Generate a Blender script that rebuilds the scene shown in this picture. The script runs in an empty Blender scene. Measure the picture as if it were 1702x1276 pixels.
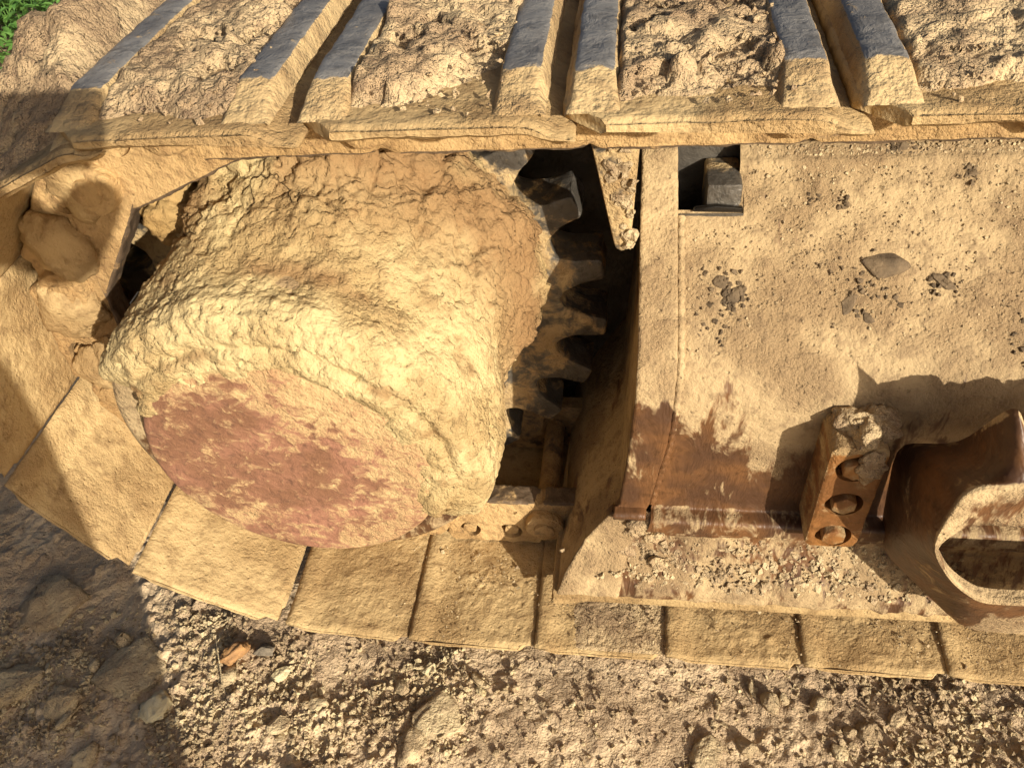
import bpy, bmesh, math, random
import numpy as np
from mathutils import Vector, Matrix

# ------------------------------------------------------------------ camera, sky, sun, exposure
scn = bpy.context.scene
COL = scn.collection
cam = bpy.data.cameras.new('camera')
cam.sensor_width = 36.0
cam.lens = 36.0 * 1328.16 / 1702.0
cam.clip_start = 0.01
cam.clip_end = 500.0
camo = bpy.data.objects.new('camera', cam)
COL.objects.link(camo)
CAM = Vector((.50996, -.54016, 1.10567))
rt = Vector((.9891, .1166, -.0903)); dn = Vector((.0197, -.7115, -.7024)); fw = Vector((-.1462, .693, -.706))
mw = Matrix.Identity(4)
for i in range(3):
    mw[i][0] = rt[i]; mw[i][1] = -dn[i]; mw[i][2] = -fw[i]; mw[i][3] = CAM[i]
camo.matrix_world = mw
scn.camera = camo

SUN = Vector((0.6054, -0.7051, 0.3693)).normalized()          # towards the sun
world = bpy.data.worlds.new('World')
scn.world = world
world.use_nodes = True
wn = world.node_tree.nodes; wl = world.node_tree.links
bg = wn.get('Background') or wn.new('ShaderNodeBackground')
sky = wn.new('ShaderNodeTexSky')
sky.sky_type = 'NISHITA'
sky.sun_disc = False
sky.sun_elevation = math.asin(SUN.z)
sky.sun_rotation = math.atan2(SUN.x, SUN.y)
sky.dust_density = 6.0
sky.air_density = 0.8
wl.new(sky.outputs[0], bg.inputs[0])
bg.inputs[1].default_value = 0.075
sl = bpy.data.lights.new('sun', 'SUN')
sl.energy = 5.0
sl.angle = math.radians(0.53)
sl.color = (1.0, .915, .765)
so = bpy.data.objects.new('sun', sl)
COL.objects.link(so)
so.rotation_euler = SUN.to_track_quat('Z', 'Y').to_euler()
so.location = SUN * 20
scn.view_settings.view_transform = 'Standard'
scn.view_settings.look = 'None'
scn.view_settings.gamma = 1.0
scn.view_settings.use_curve_mapping = False
scn.view_settings.exposure = 0.40
scn.cycles.max_bounces = 5
scn.cycles.diffuse_bounces = 3
scn.cycles.glossy_bounces = 2

random.seed(4)
RNG = np.random.default_rng(11)

# ------------------------------------------------------------------ noise (numpy)
PERM = np.random.default_rng(3).permutation(512).astype(np.int64)
GRAD = np.random.default_rng(5).normal(size=(512, 3)); GRAD /= np.linalg.norm(GRAD, axis=1)[:, None]
RND3 = np.random.default_rng(6).random((512, 3))

def _h(i, j, k):
    return PERM[(PERM[(PERM[i & 511] + j) & 511] + k) & 511]

def perlin(p):
    p = np.asarray(p, float); sh = p.shape[:-1]; p = p.reshape(-1, 3)
    i = np.floor(p).astype(np.int64); f = p - i
    u = f * f * f * (f * (f * 6 - 15) + 10)
    out = 0
    for dx in (0, 1):
        wx = u[:, 0] if dx else 1 - u[:, 0]
        for dy in (0, 1):
            wy = u[:, 1] if dy else 1 - u[:, 1]
            for dz in (0, 1):
                wz = u[:, 2] if dz else 1 - u[:, 2]
                g = GRAD[_h(i[:, 0] + dx, i[:, 1] + dy, i[:, 2] + dz)]
                out = out + wx * wy * wz * ((f - (dx, dy, dz)) * g).sum(1)
    return (out * 1.5).reshape(sh)

def fbm(p, o=4, rough=.5):
    p = np.asarray(p, float); a = 1.0; s = 0; t = 0
    for k in range(o):
        s = s + a * perlin(p * (2.03 ** k) + k * 17.3); t += a; a *= rough
    return s / t

def worley(p):
    """F1 and F2 distances, and the id of the nearest cell"""
    p = np.asarray(p, float); sh = p.shape[:-1]; p = p.reshape(-1, 3)
    i = np.floor(p).astype(np.int64); f = p - i
    d1 = np.full(len(p), 9.0); d2 = d1.copy(); cid = np.zeros(len(p), np.int64)
    for dx in (-1, 0, 1):
        for dy in (-1, 0, 1):
            for dz in (-1, 0, 1):
                h = _h(i[:, 0] + dx, i[:, 1] + dy, i[:, 2] + dz)
                d = np.linalg.norm(RND3[h] + (dx, dy, dz) - f, axis=1)
                near = d < d1
                d2 = np.where(near, d1, np.minimum(d2, d)); cid = np.where(near, h, cid); d1 = np.where(near, d, d1)
    return d1.reshape(sh), d2.reshape(sh), cid.reshape(sh)

def sstep(a, b, x):
    t = np.clip((x - a) / (b - a), 0, 1)
    return t * t * (3 - 2 * t)

# ------------------------------------------------------------------ mesh helpers
def mesh_from(name, verts, faces, smooth=True):
    me = bpy.data.meshes.new(name)
    me.from_pydata([tuple(v) for v in verts], [], faces)
    me.validate(); me.update()
    if smooth:
        me.polygons.foreach_set('use_smooth', [True] * len(me.polygons))
    return me

def grid(name, P, close_u=False, close_v=False, cap=False, flip=False, keep=None):
    """P: (nu, nv, 3) -> mesh; keep: bool (nu-1|nu, nv-1|nv) quads to keep"""
    nu, nv = P.shape[:2]
    iu = np.arange(nu if close_u else nu - 1); iv = np.arange(nv if close_v else nv - 1)
    a, b = np.meshgrid(iu, iv, indexing='ij')
    a2 = (a + 1) % nu; b2 = (b + 1) % nv
    q = np.stack([a * nv + b, a2 * nv + b, a2 * nv + b2, a * nv + b2], -1)
    if flip: q = q[..., ::-1]
    if keep is not None: q = q[keep]
    q = q.reshape(-1, 4)
    me = bpy.data.meshes.new(name)
    nf = len(q)
    caps = []
    if cap:                                      # u closed, cap the two v ends
        caps = [np.arange(nu) * nv, (np.arange(nu) * nv + nv - 1)[::-1]]
        if flip: caps = [c[::-1] for c in caps]
    nl = nf * 4 + sum(len(c) for c in caps)
    me.vertices.add(nu * nv); me.vertices.foreach_set('co', P.reshape(-1).astype(np.float32))
    me.loops.add(nl)
    me.loops.foreach_set('vertex_index', np.concatenate([q.reshape(-1)] + caps).astype(np.int32))
    me.polygons.add(nf + len(caps))
    st = list(np.arange(nf) * 4); o = nf * 4
    for c in caps:
        st.append(o); o += len(c)
    me.polygons.foreach_set('loop_start', np.array(st, np.int32))
    me.polygons.foreach_set('use_smooth', [True] * nf + [False] * len(caps))
    me.update(calc_edges=True); me.validate()
    return me

def vnorm(P, close_u=False):
    if close_u:
        du = np.roll(P, -1, 0) - np.roll(P, 1, 0)
    else:
        du = np.gradient(P, axis=0)
    dv = np.gradient(P, axis=1)
    n = np.cross(du, dv)
    return n / (np.linalg.norm(n, axis=-1, keepdims=True) + 1e-12)

def attr(me, name, vals):
    a = me.attributes.new(name, 'FLOAT', 'POINT')
    a.data.foreach_set('value', np.asarray(vals, np.float32).reshape(-1))

def link(name, me, mat, parent=None):
    o = bpy.data.objects.new(name, me)
    if mat is not None and not me.materials:
        me.materials.append(mat)
    COL.objects.link(o)
    if parent is not None:
        o.parent = parent
    return o

def tag(o, label=None, cat=None, group=None, kind=None):
    if label: o['label'] = label
    if cat: o['category'] = cat
    if group: o['group'] = group
    if kind: o['kind'] = kind
    return o

def thing(name, label, cat, group=None):
    o = bpy.data.objects.new(name, None); COL.objects.link(o)
    o.empty_display_size = .05
    return tag(o, label, cat, group)

def prism(name, poly, d0, d1, axis='Y', bevel=0.0, seg=2, rough=0.0, cuts=0):
    """poly in the plane across the axis, extruded from d0 to d1, edges bevelled"""
    bm = bmesh.new()
    def pt(a, b, d):
        return {'Y': (a, d, b), 'X': (d, a, b), 'Z': (a, b, d)}[axis]
    v0 = [bm.verts.new(pt(a, b, d0)) for a, b in poly]
    v1 = [bm.verts.new(pt(a, b, d1)) for a, b in poly]
    n = len(poly)
    bm.faces.new(v0); bm.faces.new(v1[::-1])
    for i in range(n):
        bm.faces.new((v0[i], v1[i], v1[(i + 1) % n], v0[(i + 1) % n]))
    bmesh.ops.recalc_face_normals(bm, faces=bm.faces)
    if bevel:
        bmesh.ops.bevel(bm, geom=[e for e in bm.edges if e.calc_face_angle(0) > .35], offset=bevel, segments=seg, affect='EDGES', profile=.5)
    if cuts:
        bmesh.ops.triangulate(bm, faces=[f for f in bm.faces if len(f.verts) > 4])
        bmesh.ops.subdivide_edges(bm, edges=bm.edges[:], cuts=cuts, use_grid_fill=True)
    me = bpy.data.meshes.new(name); bm.to_mesh(me); bm.free()
    if rough:
        roughen(me, rough)
    shade_auto(me)
    return me

def roughen(me, amp, sc=60., off=0.):
    n = len(me.vertices); co = np.zeros(n * 3, np.float32); me.vertices.foreach_get('co', co); co = co.reshape(-1, 3)
    nn = np.zeros(n * 3, np.float32); me.vertices.foreach_get('normal', nn); nn = nn.reshape(-1, 3)
    co = co + nn * (fbm(co * sc + off, 3)[:, None] * amp)
    me.vertices.foreach_set('co', co.reshape(-1).astype(np.float32)); me.update()

def shade_auto(me, ang=.6):
    me.polygons.foreach_set('use_smooth', [True] * len(me.polygons))
    bm = bmesh.new(); bm.from_mesh(me)
    for e in bm.edges:
        if len(e.link_faces) == 2 and e.calc_face_angle(0) > ang: e.smooth = False
    bm.to_mesh(me); bm.free()

def boolean_cut(me, cutters):
    o = bpy.data.objects.new('tmp', me); COL.objects.link(o)
    tmp = []
    for c in cutters:
        k = bpy.data.objects.new('tmpc', c); COL.objects.link(k); tmp.append(k)
        m = o.modifiers.new('b', 'BOOLEAN'); m.object = k; m.operation = 'DIFFERENCE'; m.solver = 'EXACT'
    dg = bpy.context.evaluated_depsgraph_get()
    out = bpy.data.meshes.new_from_object(o.evaluated_get(dg))
    for k in tmp + [o]: bpy.data.objects.remove(k)
    shade_auto(out)
    return out

def refine(me, size, amp, sc=45.):
    bm = bmesh.new(); bm.from_mesh(me)
    bmesh.ops.triangulate(bm, faces=bm.faces)
    for _ in range(5):
        long = [e for e in bm.edges if e.calc_length() > size]
        if not long: break
        bmesh.ops.subdivide_edges(bm, edges=long, cuts=1)
        bmesh.ops.triangulate(bm, faces=[f for f in bm.faces if len(f.verts) > 3])
    bm.to_mesh(me); bm.free()
    roughen(me, amp, sc); roughen(me, amp * .5, sc * 2.3, 5.)
    shade_auto(me, 1.0)
    return me

def circ(cx, cz, r, n=24, ph=0.):
    return [(cx + r * math.cos(ph + 2 * math.pi * k / n), cz + r * math.sin(ph + 2 * math.pi * k / n)) for k in range(n)]

# ------------------------------------------------------------------ materials
def rgb(c): return (c[0], c[1], c[2], 1.0)

class NT:
    def __init__(s, name):
        s.m = bpy.data.materials.new(name); s.m.use_nodes = True
        s.n = s.m.node_tree.nodes; s.l = s.m.node_tree.links
        s.n.clear()
        s.out = s.n.new('ShaderNodeOutputMaterial'); s.b = s.n.new('ShaderNodeBsdfPrincipled')
        s.l.new(s.b.outputs[0], s.out.inputs[0])
        g = s.n.new('ShaderNodeNewGeometry'); s.pos = g.outputs['Position']
    def noise(s, sc, det=4, rough=.55, off=0., dist=0., stretch=None, rot=0.):
        v = s.pos
        if off or stretch:
            mp = s.n.new('ShaderNodeMapping'); s.l.new(v, mp.inputs[0]); mp.inputs['Location'].default_value = (off, off * .7, -off)
            if stretch: mp.inputs['Scale'].default_value = stretch
            if rot: mp.inputs['Rotation'].default_value = (0, rot, 0)
            v = mp.outputs[0]
        t = s.n.new('ShaderNodeTexNoise'); s.l.new(v, t.inputs['Vector'])
        t.inputs['Scale'].default_value = sc; t.inputs['Detail'].default_value = det
        t.inputs['Roughness'].default_value = rough; t.inputs['Distortion'].default_value = dist
        return t.outputs['Fac']
    def voro(s, sc, feat='F1', off=0.):
        t = s.n.new('ShaderNodeTexVoronoi'); t.feature = feat; s.l.new(s.pos, t.inputs['Vector']); t.inputs['Scale'].default_value = sc
        return t.outputs['Distance']
    def ramp(s, x, a, b, lo=0., hi=1.):
        r = s.n.new('ShaderNodeMapRange'); r.interpolation_type = 'SMOOTHSTEP'
        s.put(r.inputs[0], x); r.inputs[1].default_value = a; r.inputs[2].default_value = b; r.inputs[3].default_value = lo; r.inputs[4].default_value = hi
        return r.outputs[0]
    def put(s, sock, v):
        if hasattr(v, 'links') or isinstance(v, bpy.types.NodeSocket): s.l.new(v, sock)
        else: sock.default_value = v
    def math(s, op, a, b=0.):
        m = s.n.new('ShaderNodeMath'); m.operation = op; s.put(m.inputs[0], a); s.put(m.inputs[1], b)
        return m.outputs[0]
    def mix(s, f, a, b):
        m = s.n.new('ShaderNodeMix'); m.data_type = 'RGBA'; s.put(m.inputs[0], f)
        for k, v in ((6, a), (7, b)):
            s.put(m.inputs[k], rgb(v) if isinstance(v, tuple) and len(v) == 3 else v)
        return m.outputs[2]
    def mixf(s, f, a, b):
        m = s.n.new('ShaderNodeMix'); s.put(m.inputs[0], f); s.put(m.inputs[2], a); s.put(m.inputs[3], b)
        return m.outputs[0]
    def attr(s, name):
        a = s.n.new('ShaderNodeAttribute'); a.attribute_name = name
        return a.outputs['Fac']
    def bump(s, h, strength, dist, prev=None):
        b = s.n.new('ShaderNodeBump'); s.put(b.inputs['Height'], h); b.inputs['Strength'].default_value = strength; b.inputs['Distance'].default_value = dist
        if prev is not None: s.l.new(prev, b.inputs['Normal'])
        return b.outputs[0]
    def done(s, col, rough, nor=None, metal=0., spec=.25):
        s.put(s.b.inputs['Base Color'], rgb(col) if isinstance(col, tuple) else col)
        s.put(s.b.inputs['Roughness'], rough); s.put(s.b.inputs['Metallic'], metal)
        s.b.inputs['Specular IOR Level'].default_value = spec
        if nor is not None: s.l.new(nor, s.b.inputs['Normal'])
        return s.m

def mud_nodes(t, a, b, dark, pits=.5, big=9., speck=150., relief=1.):
    """dried clay: two tones, darker flecks, crumbly relief. returns colour, normal"""
    n1 = t.noise(big, 2, .6); n2 = t.noise(big * 6, 3, .65, 3.); n3 = t.noise(speck * 1.3, 3, .78, 7.)
    c = t.mix(t.ramp(n1, .40, .60), a, b)
    oi = t.n.new('ShaderNodeObjectInfo')
    c = t.mix(t.ramp(oi.outputs['Random'], 0., 1., 0., .38), c, tuple(.55 * x + .45 * y for x, y in zip(b, dark)))
    c = t.mix(t.ramp(n2, .48, .70, 0, .5), c, dark)
    c = t.mix(t.ramp(n3, .60, .74, 0, .8 * pits), c, dark)
    c = t.mix(t.ramp(n3, .42, .27, 0, .35), c, tuple(min(1, x * 1.25) for x in a))
    pit = t.ramp(t.voro(75.), .05, .20)
    nb = t.bump(n2, .75 * relief, .012)
    nb = t.bump(pit, .5 * pits, .004, nb)
    nb = t.bump(t.math('MULTIPLY', n3, t.ramp(n1, .38, .62, .45, 1.2)), 1.0, .0055 * relief, nb)
    return c, nb

def mat_mud(name, a, b, dark, pits=.5, big=9., speck=150., relief=1.):
    t = NT(name); c, n = mud_nodes(t, a, b, dark, pits, big, speck, relief)
    return t.done(c, .95, n, 0., .1)

TAN = (.54, .39, .195); TAN2 = (.41, .275, .13); TAND = (.19, .115, .055)
MUD = mat_mud('dry_clay', TAN, TAN2, TAND, .8, 7., 170., .62)
MUDTOP = mat_mud('crumbly_clay', (.57, .43, .245), (.46, .325, .19), (.19, .12, .08), .9, 14., 150., 1.2)
MUDHUB = mat_mud('caked_clay', (.44, .30, .13), (.37, .24, .095), (.24, .14, .06), .35, 6., 130., .7)
GROUND = mat_mud('ground_soil', (.70, .54, .34), (.56, .415, .26), (.28, .185, .12), .9, 7., 120., 1.3)
CLOD = mat_mud('clod_clay', (.60, .48, .285), (.46, .345, .205), (.24, .155, .10), .7, 12., 160.)

def mat_layer(name, baseA, baseB, rough, metal, dA, dB, dD, relief=.8, dustname='dust', soft=.16, pits=.6, scale=30., edge=.9, stretch=None, spec=.4, rot=0.):
    """a base (paint, rust, steel) under a layer of clay dust laid on by a mesh attribute broken up with noise"""
    t = NT(name)
    dc, dn_ = mud_nodes(t, dA, dB, dD, pits, 9., 150., relief)
    nb = t.noise(14., 3, .6, 2.)
    bc = t.mix(t.ramp(nb, .35, .65), baseA, baseB)
    bc = t.mix(t.ramp(t.noise(80., 4, .72, 9.), .48, .7, 0, .75), bc, tuple(x * .4 for x in baseA))
    k = t.noise(scale, 4, .7, 4., .4, stretch, rot)
    f = t.math('ADD', t.attr(dustname), t.math('MULTIPLY', t.math('SUBTRACT', k, .5), edge * 2))
    fac = t.ramp(f, .5 - soft, .5 + soft)
    c = t.mix(fac, bc, dc)
    n2 = t.bump(k, .8, .006)
    mx = t.n.new('ShaderNodeMix'); mx.data_type = 'VECTOR'
    t.put(mx.inputs[0], fac); t.l.new(n2, mx.inputs[4]); t.l.new(dn_, mx.inputs[5])
    return t.done(c, t.mixf(fac, rough, .95), mx.outputs[1], t.mixf(fac, metal, 0.), spec)

RUSTP = mat_layer('rusty_paint', (.155, .070, .026), (.075, .036, .018), .48, 0., (.49, .36, .195), (.32, .22, .115), (.15, .095, .052), .65, pits=1.0, scale=32., stretch=(1., .38, .38), edge=1.35)
RUSTO = mat_layer('orange_rust', (.30, .135, .035), (.19, .08, .024), .55, 0., TAN, TAN2, TAND)
DARKP = mat_layer('dark_brown_paint', (.085, .040, .020), (.05, .026, .014), .42, 0., (.40, .28, .14), (.33, .23, .12), (.15, .10, .06))
REDP = mat_layer('red_primer', (.315, .150, .092), (.205, .098, .052), .8, 0., (.56, .41, .20), (.52, .35, .17), (.36, .17, .09), scale=58., edge=1.25, soft=.25, pits=.5, stretch=(.85, 1., 1.), rot=.5)
STEEL = mat_layer('worn_steel', (.27, .255, .235), (.17, .16, .15), .48, .35, TAN, TAN2, TAND, scale=45., edge=.95, soft=.14)
DARKST = mat_layer('greasy_steel', (.13, .115, .095), (.08, .07, .058), .38, .3, TAN, TAN2, TAND, scale=26., edge=.9)
LINKM = mat_layer('dusty_link_steel', (.16, .11, .07), (.10, .07, .045), .55, .2, (.52, .35, .16), (.44, .28, .12), (.22, .125, .055), scale=22.)
GREASE = NT('black_grease').done((.012, .010, .008), .16, None, 0., .6)

# ------------------------------------------------------------------ ground: one sheet
def axis_samples(lo, hi, step, far, n):
    core = np.arange(lo, hi + step / 2, step)
    g = np.geomspace(step * 2, far, n)
    return np.concatenate([(lo - g)[::-1], core, hi + g])

def ground_h(x, y):
    p = np.stack([x, y, np.zeros_like(x)], -1)
    h = -.056 + .018 * fbm(p * 3.1, 3) + .012 * fbm(p * 11 + 5, 3)
    loose = sstep(-.05, .2, fbm(p * 5 + 31, 2) + .16 - 1.1 * np.exp(-((x - .47) / .16) ** 2))
    loose = np.maximum(loose, .25)
    near = (np.abs(x) < 2.2) & (np.abs(y) < 1.6)
    d = np.zeros_like(x)
    q = p[near]
    if len(q):
        w1, w2, cid = worley(q * 42 + fbm(q * 30, 2)[..., None] * .5)
        v1, v2, cid2 = worley(q * 95 + 3)
        d[near] = loose[near] * (0.012 * (w2 - w1) * (.3 + RND3[cid, 0]) + .006 * (v2 - v1)) + .0035 * fbm(q * 60, 3)
    big = np.maximum(np.hypot(x, y) - 3, 0)
    return h + d + .02 * big * fbm(p * .12 + 2, 3)

gx = axis_samples(-.9, 1.75, .0040, 70, 46); gy = axis_samples(-.62, .16, .0040, 70, 60)
GX, GY = np.meshgrid(gx, gy, indexing='ij')
GP = np.stack([GX, GY, ground_h(GX, GY)], -1)
tag(link('ground', grid('ground', GP), GROUND), kind='structure')

# ------------------------------------------------------------------ the crawler track
PITCH = .19; XC = .124; ZC = .4075; RI = .4075
BOT = 1.5                        # the bottom run starts at X = 1.5
ARC = math.pi * RI; ARCT = ARC + .017 - PITCH     # the shoes lie a little long round the end
def path(t):
    if t < BOT - XC: return Vector((BOT - t, 0, 0))
    t -= BOT - XC
    if t < ARCT:
        a = -math.pi / 2 - math.pi * t / ARCT
        return Vector((XC + RI * math.cos(a), 0, ZC + RI * math.sin(a)))
    return Vector((XC + t - ARCT, 0, ZC + RI))

track = thing('crawler_track', 'clay caked steel crawler track of overlapping shoes wrapped around the hub and frame', 'track')

# shoe plate in (s, y, n): s along the run, n outward
def shoe_profile():
    o = [(.0, .0), (-.001, .006), (.001, .0115)]
    o += [(s, .012) for s in np.linspace(.006, .160, 40)]
    o += [(.167, .0112), (.174, .0085), (.181, .0035), (.187, -.0002), (.197, -.0012), (.2, -.0035), (.1995, -.0062)]
    o += [(.192, -.0068), (.184, -.0064), (.176, -.0042), (.169, -.0016), (.162, -.0003)]
    o += [(s, 0.) for s in np.linspace(.155, .004, 40)]
    return np.array(o)
SP = shoe_profile()
YS = np.concatenate([[0, .0015, .004], np.arange(.008, .32, .004), np.linspace(.34, .58, 9), [.596, .6]])

def make_plate(i, amp):
    n = len(SP); P = np.zeros((n, len(YS), 3))
    P[:, :, 0] = SP[:, 0][:, None]; P[:, :, 1] = YS[None]; P[:, :, 2] = SP[:, 1][:, None]
    e = .0035 * (1 - np.clip(np.minimum(YS, .6 - YS) / .004, 0, 1))
    mid = np.interp(SP[:, 0], [.165, .19], [.006, -.003])
    P[:, :, 2] += np.sign(mid[:, None] - P[:, :, 2]) * np.minimum(e[None], np.abs(mid[:, None] - P[:, :, 2]))
    ch = np.maximum(.032 - np.minimum(YS, .6 - YS), 0)
    P[:, :, 0] = np.maximum(P[:, :, 0], np.where(SP[:, 0][:, None] < .1, ch[None] * .95, -1))
    nr = vnorm(P, True)
    q = P + np.array([i * 1.7, i * .9, 0])
    edge = np.exp(-YS / .012)[None]
    q2 = np.array(q); q2[:, :, 2] *= .3
    d = amp * fbm(q * 26, 4) + .0009 * fbm(q * 120, 2) + edge * .0012 * fbm(q2 * 40, 3)
    P = P + nr * d[..., None]
    P[:, :, 1] -= edge * (.003 * np.maximum(fbm(q2 * 22 + 9, 2), 0))
    me = grid('shoe', P, close_u=True, cap=True)
    return me

GY_ = np.concatenate([np.linspace(.012, .07, 24), np.arange(.074, .33, .005), np.linspace(.35, .588, 12)])
def make_grouser(i, s0, s1, hgt):
    w = s1 - s0
    prof = np.array([(0, -.002), (.0015, .006), (.003, .016), (.0045, .024), (.006, .0275), (.009, .0295), (.013, .03), (w - .013, .03), (w - .009, .0295), (w - .006, .0275), (w - .0045, .024), (w - .003, .016), (w - .0015, .006), (w, -.002)])
    P = np.zeros((len(prof), len(GY_), 3))
    k = np.clip(np.minimum(GY_ - .012, .588 - GY_) / .050, 0, 1) ** .8
    P[:, :, 0] = s0 + prof[:, 0][:, None]; P[:, :, 1] = GY_[None]
    P[:, :, 2] = .0115 + np.where(prof[:, 1] > 0, 1, 0)[:, None] * prof[:, 1][:, None] * k[None] * hgt + np.where(prof[:, 1] > 0, 0, prof[:, 1])[:, None]
    nr = vnorm(P); q = P + np.array([i * 2.3, i, s0 * 40])
    P = P + nr * (.0016 * fbm(q * 34, 3) + .001 * fbm(q * 90, 2))[..., None]
    me = grid('grouser', P, cap=False)
    top = np.where(prof[:, 1] > .026, 1., 0.)[:, None] * sstep(.045, .062, GY_ + .012 * fbm(np.stack([GY_ * 0 + i, GY_ * 20, GY_ * 0], -1), 2))[None]
    attr(me, 'dust', 1.15 - (1.02 + .25 * fbm(P * np.array([30, 14, 30]) + i, 2)) * top)
    return me

def make_field(i, run):
    """the clay packed between the grousers"""
    ss = np.linspace(.034, .150, 46); ys = np.concatenate([np.arange(.012, .33, .0028), np.linspace(.34, .588, 20)])
    S, Y = np.meshgrid(ss, ys, indexing='ij')
    q = np.stack([S + i * 1.31, Y + i * .77, np.full_like(S, i * .37)], -1)
    w1, w2, cid = worley(q * 36 + .6 * fbm(q * 25, 2)[..., None])
    v1, v2, cid2 = worley(q * 85)
    hh = .016 + .012 * fbm(q * 9, 3) + .011 * (w2 - w1) * (.3 + RND3[cid, 0]) + .006 * (v2 - v1) * RND3[cid2, 1] + .004 * fbm(q * 70, 3) - .010 * (RND3[cid, 2] > .82)
    m = sstep(.018, .06, Y + .035 * fbm(q * 14 + 4, 2)) * sstep(.0, .012, np.minimum(S - .034, .152 - S) + (.004 if not run else -.002))
    if i % 3 == 1: m = m * sstep(-.02, .03, (Y - .02) - 1.1 * np.maximum(S - .07, 0) + .02 * fbm(q * 20, 2))
    if run: hh = hh + .06 * sstep(.05, .16, Y) * (.7 + .8 * fbm(q * 12 + 2, 3))
    H = .0105 + m * np.clip(hh, .001, .034 if not run else .085) - .003 * (1 - m)
    P = np.stack([S, Y, H], -1)
    return grid('packed_clay', P)

def make_inner_dirt(i):
    """thin crust on the inner face of a bottom shoe"""
    ss = np.linspace(.004, .160, 54); ys = np.concatenate([np.arange(.005, .30, .0029)])
    S, Y = np.meshgrid(ss, ys, indexing='ij')
    q = np.stack([S + i * 1.31, Y + i * .77, np.full_like(S, i * .37)], -1)
    w1, w2, cid = worley(q * 60)
    lumpy = sstep(.02, .3, fbm(q * 7 + 8, 2) + (.12 if i < 3 else -.06))
    hh = .0018 + .0016 * fbm(q * 18, 3) + lumpy * (.005 * (w2 - w1) * RND3[cid, 1] + .004 * np.maximum(fbm(q * 34, 3), 0)) + .0013 * fbm(q * 110, 2) - .0022 * (w1 < .16) * (RND3[cid, 0] > .45)
    e = sstep(0, .006, np.minimum(S - .002, Y - .002)) * sstep(0, .045, .160 - S)
    P = np.stack([S, Y, -.0002 - e * np.maximum(hh, -.0012) + .0015 * (1 - e)], -1)
    return grid('dirt_crust', P, flip=True)

# links in (s, n)
def link_poly():
    pts = []
    for a in np.linspace(-.5, .5, 9): pts.append((.036 * math.cos(math.pi * (1 + a)) + .0, -.066 + .036 * math.sin(math.pi * (1 - a) * -1)))
    return pts
def make_link():
    # roller tread at n = -.112, shoe seat at n = -.004; rounded ends at the pins
    pts = [(.012, -.004), (.160, -.004), (.168, -.02)]
    pts += [(.19 + .040 * math.cos(a), -.066 + .040 * math.sin(a)) for a in np.radians([130, 105, 75, 45, 20, 0, -20, -45])]
    pts += [(.190, -.112), (.02, -.112)]
    pts += [(.0 + .038 * math.cos(a), -.066 + .038 * math.sin(a)) for a in np.radians([235, 205, 180, 155, 130, 105, 80])]
    me = prism('link', pts, .180, .215, 'Y', .004, 2)
    cut = [prism('c', circ(.058, -.036, .0185, 20), 0.16, .198, 'Y'), prism('c', circ(.128, -.036, .0185, 20), .16, .198, 'Y')]
    return refine(boolean_cut(me, cut), .009, .0042, 38.)

LINK = make_link(); LINK.materials.append(LINKM); attr(LINK, 'dust', np.full(len(LINK.vertices), .62))
co = np.zeros(len(LINK.vertices) * 3, np.float32); LINK.vertices.foreach_get('co', co); co = co.reshape(-1, 3)
LINK.attributes['dust'].data.foreach_set('value', np.where(co[:, 2] < -.1085, .25, .85).astype(np.float32))
LINK_IN = prism('link', [(.0, -.004), (.16, -.004), (.225, -.05), (.215, -.1), (.19, -.112), (.0, -.112), (-.03, -.09), (-.03, -.04)], .378, .41, 'Y', .004, 1)
LINK_IN.materials.append(LINKM); attr(LINK_IN, 'dust', np.full(len(LINK_IN.vertices), .6))
BOSS = refine(prism('pin_boss', circ(.0, -.066, .031, 26), .164, .19, 'Y', .005, 2), .007, .004)
BOSS.materials.append(LINKM); attr(BOSS, 'dust', np.full(len(BOSS.vertices), .85))
PIN = prism('pin', circ(.0, -.066, .017, 20), .158, .43, 'Y', .003, 2)
PIN.materials.append(LINKM); attr(PIN, 'dust', np.full(len(PIN.vertices), .7))
NUTS = []
for s in (.058, .128):
    m_ = prism('nut', circ(s, -.036, .0125, 6, .3), .181, .21, 'Y', .0015, 2)
    m_.materials.append(LINKM); attr(m_, 'dust', np.full(len(m_.vertices), .9)); NUTS.append(m_)

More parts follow.
